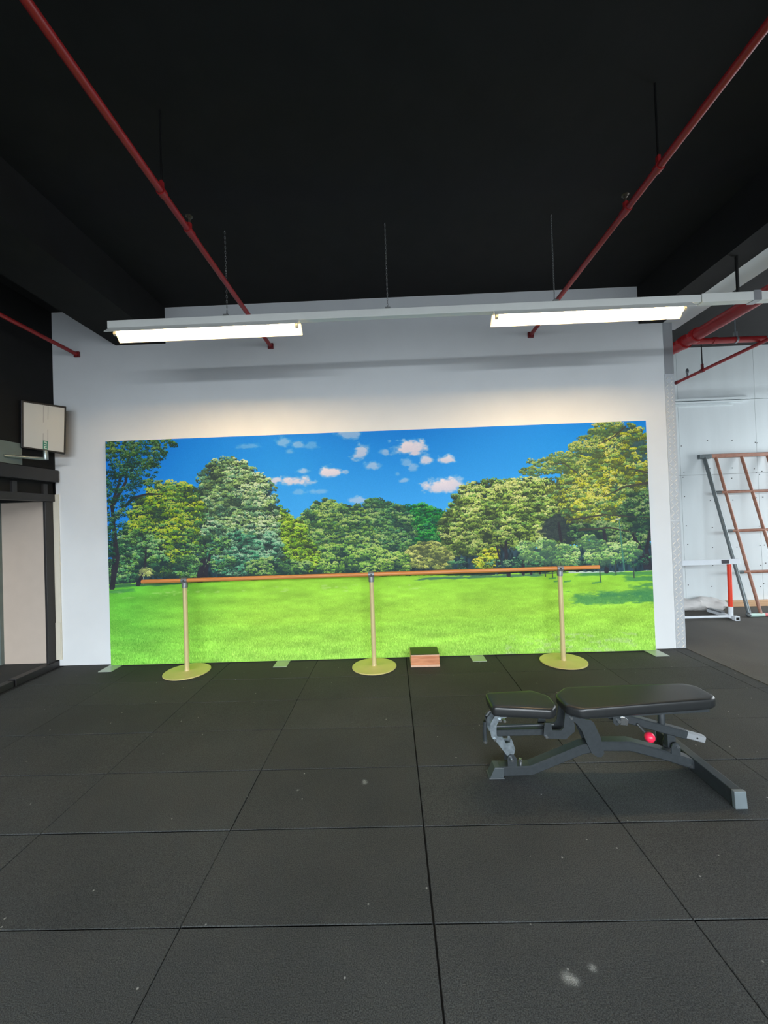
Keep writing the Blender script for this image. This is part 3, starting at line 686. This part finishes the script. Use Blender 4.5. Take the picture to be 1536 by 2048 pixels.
for a0, a1, f0, f1 in ((.50, .565, .172, .195), (.545, .565, .155, .195), (.505, .565, .118, .140), (.505, .525, .062, .10), (.505, .565, .084, .10), (.505, .565, .050, .064)):
    g = tvbox(a0, a1, f0, f1, .002, .0042); gm.add(g.v, g.f)
part('patch_marks', gm, 'greenlight', sg)
part('back_box', tvbox(-.10, .55, .06, .9, -.12, -.052), 'bezel', tv, bevel=.006)
part('swing_arm', MB().tube([(-3.725, 4.235, 2.43), (-3.725, 4.232, 2.362), (-3.74, 4.222, 2.350), (-3.888, 3.93, 2.345)], .016, 12), 'bracket', tv, smooth=50, label='grey metal swing arm')
part('arm_boss', MB().lathe(-3.725, 4.235, [(.021, 2.338), (.023, 2.345), (.023, 2.42), (.020, 2.44)], 16), 'bracket', tv, smooth=40)
part('mounting_plate', MB().box(-3.899, -3.888, 3.70, 4.13, 2.275, 2.50), 'plate', tv)

# ---------------------------------------------------------------- weight bench
bn = thing('weight_bench', 'black adjustable weight bench with padded seat and back on the rubber floor', 'bench', (1.2, 2.45, 0))
NY, FY = 2.416, 2.484          # near and far faces of the main tube
CYB = (NY + FY) / 2
def round_poly(p, r, n=5):
    out = []
    for i in range(len(p)):
        a, b, c = Vector(p[i - 1]), Vector(p[i]), Vector(p[(i + 1) % len(p)])
        d0, d1 = (a - b), (c - b); k = min(r, d0.length * .45, d1.length * .45)
        s0, s1 = b + d0.normalized() * k, b + d1.normalized() * k
        for t in range(n + 1):
            t = t / n; out.append(tuple(s0 * (1 - t) ** 2 + b * 2 * t * (1 - t) + s1 * t * t))
    return out
def pad(poly, z0, z1, slope=0.0, x0=0.0):
    """Upholstered pad: rounded outline, sides bulging slightly, soft rounded rims and a gently crowned top."""
    P = round_poly(poly, .024); n = len(P); cx = sum(p[0] for p in P) / n; cy = sum(p[1] for p in P) / n
    rows = [(-.010, 0.0), (-.002, .08), (.0, .30), (.0, .66), (-.0015, .80), (-.006, .91), (-.012, .965), (-.02, .99), (-.06, 1.0)]
    V = []
    for off, f in rows:
        for x, y in P:
            d = Vector((x - cx, y - cy)); L = d.length; q = max(0, (L + off) / L)
            V.append((cx + d.x * q, cy + d.y * q, z0 + (z1 - z0) * f + slope * (x - x0)))
    F = [(r * n + i, r * n + (i + 1) % n, (r + 1) * n + (i + 1) % n, (r + 1) * n + i) for r in range(len(rows) - 1) for i in range(n)]
    F += [tuple(reversed(range(n))), tuple(range((len(rows) - 1) * n, len(rows) * n))]
    return MB().add(V, F)
SEAT = [(.545, 2.322), (.875, 2.283), (.925, 2.345), (.925, 2.47), (.85, 2.548), (.545, 2.512)]
BACK = [(.968, 2.33), (1.035, 2.272), (1.80, 2.322), (1.85, 2.36), (1.85, 2.50), (1.80, 2.545), (1.06, 2.568), (.968, 2.48)]
part('seat_pad', pad(SEAT, .416, .474, -.02, .55), 'vinyl', bn, smooth=60)
part('back_pad', pad(BACK, .412, .470, .018, .97), 'vinyl', bn, smooth=60)
part('seat_board', MB().prism_z([(.59, 2.345), (.87, 2.315), (.89, 2.36), (.89, 2.46), (.84, 2.515), (.59, 2.49)], .402, .418), 'gym', bn)
part('back_board', MB().prism_z([(1.0, 2.34), (1.04, 2.305), (1.80, 2.35), (1.80, 2.51), (1.06, 2.535), (1.0, 2.47)], .398, .42), 'gym', bn)
bz = -.016
part('main_beam', MB().bar([(.60, CYB, .038), (.785, CYB, .040), (1.09, CYB, .156), (1.19, CYB, .174), (1.38, CYB, .170), (1.58, CYB, .112), (1.752, CYB, .052)], .072, .057), 'gym', bn, smooth=20)
part('front_foot', MB().prism_y([(.535, .0), (.618, .0), (.622, .064), (.566, .066)], NY - .003, FY + .003).box(.53, .622, NY - .008, FY + .008, 0, .006), 'footgrey', bn, bevel=.002, label='grey plastic front foot')
part('stabiliser', MB().prism_y([(1.748, .004), (1.802, .004), (1.80, .088), (1.745, .088)], 2.15, 2.76), 'gym', bn, bevel=.004)
for y0, y1 in ((2.130, 2.152), (2.758, 2.780)):
    part('end_cap', MB().prism_y([(1.744, .0), (1.808, .0), (1.802, .092), (1.741, .092)], y0, y1), 'cap', bn, bevel=.003, label='grey plastic end cap')
part('bolt', MB().tube([(1.725, NY - .008, .05), (1.725, FY + .008, .05)], .010, 10), 'chrome', bn)
def plates(name, poly, m, ys=(NY - .008, FY + .001), th=.007, **k):
    for y in ys: part(name, MB().prism_y(poly, y, y + th), m, bn, **k)
def T(pts, Y=NY):      # (x, z) on the near face
    return [(x * Y / 2.40, 1.59 - (1.59 - z) * Y / 2.40) for x, z in pts]
plates('upright_plate', T([(1.0, .372), (1.012, .392), (1.035, .388), (1.072, .360), (1.137, .346), (1.155, .330), (1.19, .245), (1.208, .150), (1.192, .128), (1.165, .130), (1.135, .152), (1.105, .222), (1.082, .285), (1.052, .330), (1.01, .352)]), 'gym', ys=(NY - .010, FY + .003))
plates('hinge_bracket', T([(.862, .342), (.853, .268), (.866, .250), (.983, .243), (1.037, .287), (1.038, .330), (1.022, .36), (1.000, .402), (.985, .398), (.972, .312), (.958, .296), (.905, .297), (.900, .340)]), 'gym', ys=(NY - .018, FY + .011))
part('seat_rail', MB().bar([(.575, CYB, .263), (.875, CYB, .262)], .05, .036), 'gym', bn)
part('pull_bar', MB().tube([(.575, CYB, .293), (.94, CYB, .296)], .0085, 12), 'gym', bn, smooth=50)
arc = [(.570, .385), (.545, .345), (.540, .30), (.548, .262), (.562, .246), (.580, .252), (.578, .29), (.580, .332), (.598, .362), (.612, .372), (.640, .376), (.640, .392)]
plates('curved_link', T(arc), 'gymgrey', ys=(NY - .014, FY + .007), label='worn grey curved link')
plates('notched_link', T([(.556, .256), (.575, .262), (.618, .248), (.636, .214), (.660, .216), (.664, .240), (.672, .236), (.690, .178), (.682, .150), (.655, .126), (.642, .138)]), 'gymgrey', ys=(NY + .006, FY - .013), label='worn grey notched link')
plates('front_lug', T([(.640, .083), (.694, .083), (.694, .128), (.680, .148), (.662, .152), (.646, .144), (.640, .128)]), 'gym', ys=(NY - .004, FY - .003))
part('stop_stud', MB().lathe(.73, CYB, [(.012, .06), (.012, .085), (.009, .088), (.009, .096)], 10), 'chrome', bn)
part('transport_handle', MB().tube([(.585, CYB, .392), (.556, CYB, .385), (.535, CYB, .36), (.526, CYB, .325), (.523, CYB, .27), (.523, CYB, .208)], .0125, 12), 'gym', bn, smooth=60)
part('handle_end', MB().lathe(.523, CYB, [(.0135, .196), (.0145, .199), (.0145, .209)], 12), 'chrome', bn)
for x, z in T([(1.018, .368), (.869, .261), (.565, .251), (.661, .130), (.600, .364), (.626, .360)]):
    part('pivot_bolt', MB().tube([(x, NY - .026, z), (x, FY + .022, z)], .0085, 10), 'chrome', bn, smooth=50)
# backrest adjuster
armA, armB = (1.355, .332), (1.720, .222)
A3 = lambda p, y=CYB: (p[0], y, p[1])
part('adjust_arm', MB().bar([A3(armA), A3(armB)], .052, .050), 'gym', bn)
part('inner_tube', MB().bar([A3((1.715, .2235)), A3((1.830, .189))], .040, .039), 'aluflat', bn, label='bright inner tube')
part('inner_hole', MB().tube([(1.782, CYB - .0215, .203), (1.782, CYB - .0195, .203)], .005, 10), 'bezel', bn)
plates('arm_bracket', T([(1.272, .350), (1.272, .322), (1.283, .310), (1.300, .308), (1.318, .322), (1.318, .356), (1.272, .356)]), 'gym', ys=(NY - .002, FY - .005))
part('arm_yoke', MB().prism_y(T([(1.306, .358), (1.342, .356), (1.364, .338), (1.360, .302), (1.314, .308)]), NY, FY), 'chrome', bn, bevel=.003, label='bright steel yoke')
part('yoke_bolt', MB().tube([(1.31, NY - .016, .329), (1.31, FY + .016, .329)], .010, 12), 'chrome', bn)
part('support_post', MB().lathe(1.588, CYB, [(.020, .27), (.020, .34), (.0185, .345), (.0185, .43)], 16), 'gym', bn, smooth=40)
part('pin_stem', MB().tube([(1.425, NY + .004, .303), (1.440, NY - .02, .28), (1.455, NY - .045, .262)], .008, 10), 'chrome', bn, smooth=60)
part('knob', MB().ball((1.458, NY - .055, .255), .0285, 20), 'pink', bn, smooth=80, label='round pink-red pull knob')
plates('rear_lug', T([(1.602, .135), (1.655, .118), (1.656, .170), (1.648, .192), (1.632, .200), (1.612, .194), (1.604, .175)]), 'gym', ys=(NY - .006, FY - .001))
part('rear_lug_bolt', MB().tube([(1.65, NY - .012, .168), (1.65, FY + .012, .168)], .009, 10), 'chrome', bn)
part('arm_hanger', MB().box(1.608, 1.655, CYB - .018, CYB + .018, .15, .245), 'gym', bn)

# ---------------------------------------------------------------- climbing frame leaning on the far wall
cl = thing('climbing_frame', 'brown and grey tubular climbing frame leaning on the far boarded wall', 'climbing frame', (5.9, 5.72, 0))
def lean(x, z): return (x, 5.72 + (z - .02) * .2735, z)
part('top_bar', MB().bar([lean(4.93, 2.375), lean(7.4, 2.375)], .05, .062), 'bronze', cl, bevel=.004)
part('bar_end', MB().bar([lean(4.885, 2.37), lean(5.07, 2.372)], .056, .068), 'greytube', cl, bevel=.004)
part('side_tube', MB().tube([lean(4.965, 2.36), lean(5.0, .03)], .026, 14), 'greytube', cl, smooth=50, label='grey steel side tube')
for x in (5.148, 5.548, 5.95, 6.35, 6.75, 7.15):
    part('upright_bar', MB().tube([lean(x - .005, 2.36), lean(x + .012, .04)], .021, 14), 'bronze', cl, smooth=50)
for z in (1.795, 1.207, .614):
    rg_ = part('rung', MB().tube([lean(5.02, z), lean(7.3, z)], .0215, 14), 'bronze', cl, smooth=50)
    part('rung_cap', MB().tube([lean(4.985, z), lean(5.075, z)], .024, 14), 'greytube', rg_, smooth=50)
part('floor_bar', MB().tube([lean(5.0, .03), lean(5.2, .03)], .026, 14), 'mint', cl, smooth=50, label='pale mint end of the floor bar')
part('floor_bar', MB().tube([lean(5.2, .03), lean(7.4, .03)], .026, 14), 'pinkpaint', cl, smooth=50, label='faded red floor bar')
part('floor_bar_end', MB().ball((4.985, 5.722, .036), .033, 14), 'greytube', cl, smooth=80)

# ---------------------------------------------------------------- hurdle
hu = thing('hurdle', 'white and orange-red athletics hurdle standing behind the wall end', 'hurdle', (4.2, 5.65, 0))
bd = part('top_board', MB().box(3.60, 4.795, 5.595, 5.612, .774, .845), 'hurdlewhite', hu, bevel=.003)
part('board_label', MB().box(4.54, 4.642, 5.592, 5.600, .786, .838), 'label', bd, label='dark charcoal label')
for x in (4.672, 3.72):
    part('upright_tube', MB().tube([(x, 5.64, .17), (x + .008, 5.64, .80)], .026, 14), 'orange', hu, smooth=50)
    part('lower_tube', MB().tube([(x - .004, 5.64, .02), (x, 5.64, .18)], .029, 14), 'hurdlewhite', hu, smooth=50)
    part('tube_top', MB().tube([(x + .008, 5.64, .80), (x + .008, 5.64, .815)], .020, 12), 'bezel', hu)
    part('foot_bar', MB().bar([(x + .012, 5.57, .032), (x + .012, 6.05, .032)], .05, .045), 'hurdlewhite', hu)
    fc = part('foot_cap', MB().box(x - .02, x + .044, 5.545, 5.60, .004, .062), 'hurdlewhite', hu, bevel=.003)
    part('open_end', MB().box(x - .010, x + .034, 5.543, 5.546, .014, .052), 'dark', fc)
part('base_bar', MB().tube([(3.72, 5.64, .045), (4.672, 5.64, .045)], .017, 14), 'hurdlewhite', hu, smooth=50)
part('weight_slider', MB().box(4.655, 4.705, 5.78, 6.03, .056, .075), 'steel', hu)

# ---------------------------------------------------------------- odds and ends along the far wall
ti_ = thing('timber_beam', 'long raw timber plank lying on the floor along the far wall', 'timber', (6.5, 6.35, 0))
part('plank', MB().box(5.22, 8.2, 6.31, 6.392, .004, .092), 'timber', ti_, bevel=.003)
bx_ = thing('carton', 'small dull carton with a pale label beside the timber plank', 'box', (5.14, 6.35, 0))
part('box_body', MB().box(5.07, 5.215, 6.315, 6.39, .004, .085), 'carton', bx_, bevel=.002)
part('paper_label', MB().box(5.12, 5.195, 6.3135, 6.316, .02, .072), 'cloth', bx_)
# crumpled sheet behind the hurdle
rgs = np.random.default_rng(3)
ns, na = 34, 22
V, F = [], []
jit = rgs.normal(0, 1, (ns + 1, na))
for i in range(ns + 1):
    x = 3.5 + 1.56 * i / ns
    f = i / ns
    taper = 1 if f < .9 else math.sqrt(max(.02, 1 - ((f - .9) / .1) ** 2 * .9))
    for k in range(na):
        a = 2 * math.pi * k / na
        r = (.112 + .012 * math.sin(7 * f * 3.1 + 2 * a) + .008 * jit[i, k] + .010 * math.sin(19 * f + a * 3)) * taper
        y = 6.06 + r * 1.15 * math.cos(a); z = max(.004, .095 * (1 - .18 * f) + r * .88 * math.sin(a) )
        V.append((x + .012 * jit[i, (k + 3) % na], y + .155, z))
for i in range(ns):
    for k in range(na): F.append((i * na + k, i * na + (k + 1) % na, (i + 1) * na + (k + 1) % na, (i + 1) * na + k))
F += [tuple(range(na)), tuple(reversed(range(ns * na, (ns + 1) * na)))]
sh_ = part('rolled_sheet', MB().add(V, F), 'cloth', smooth=50, origin=(4.2, 6.225, 0))
sh_['label'] = 'crumpled roll of whitish sheeting on the floor behind the hurdle'; sh_['category'] = 'sheet'
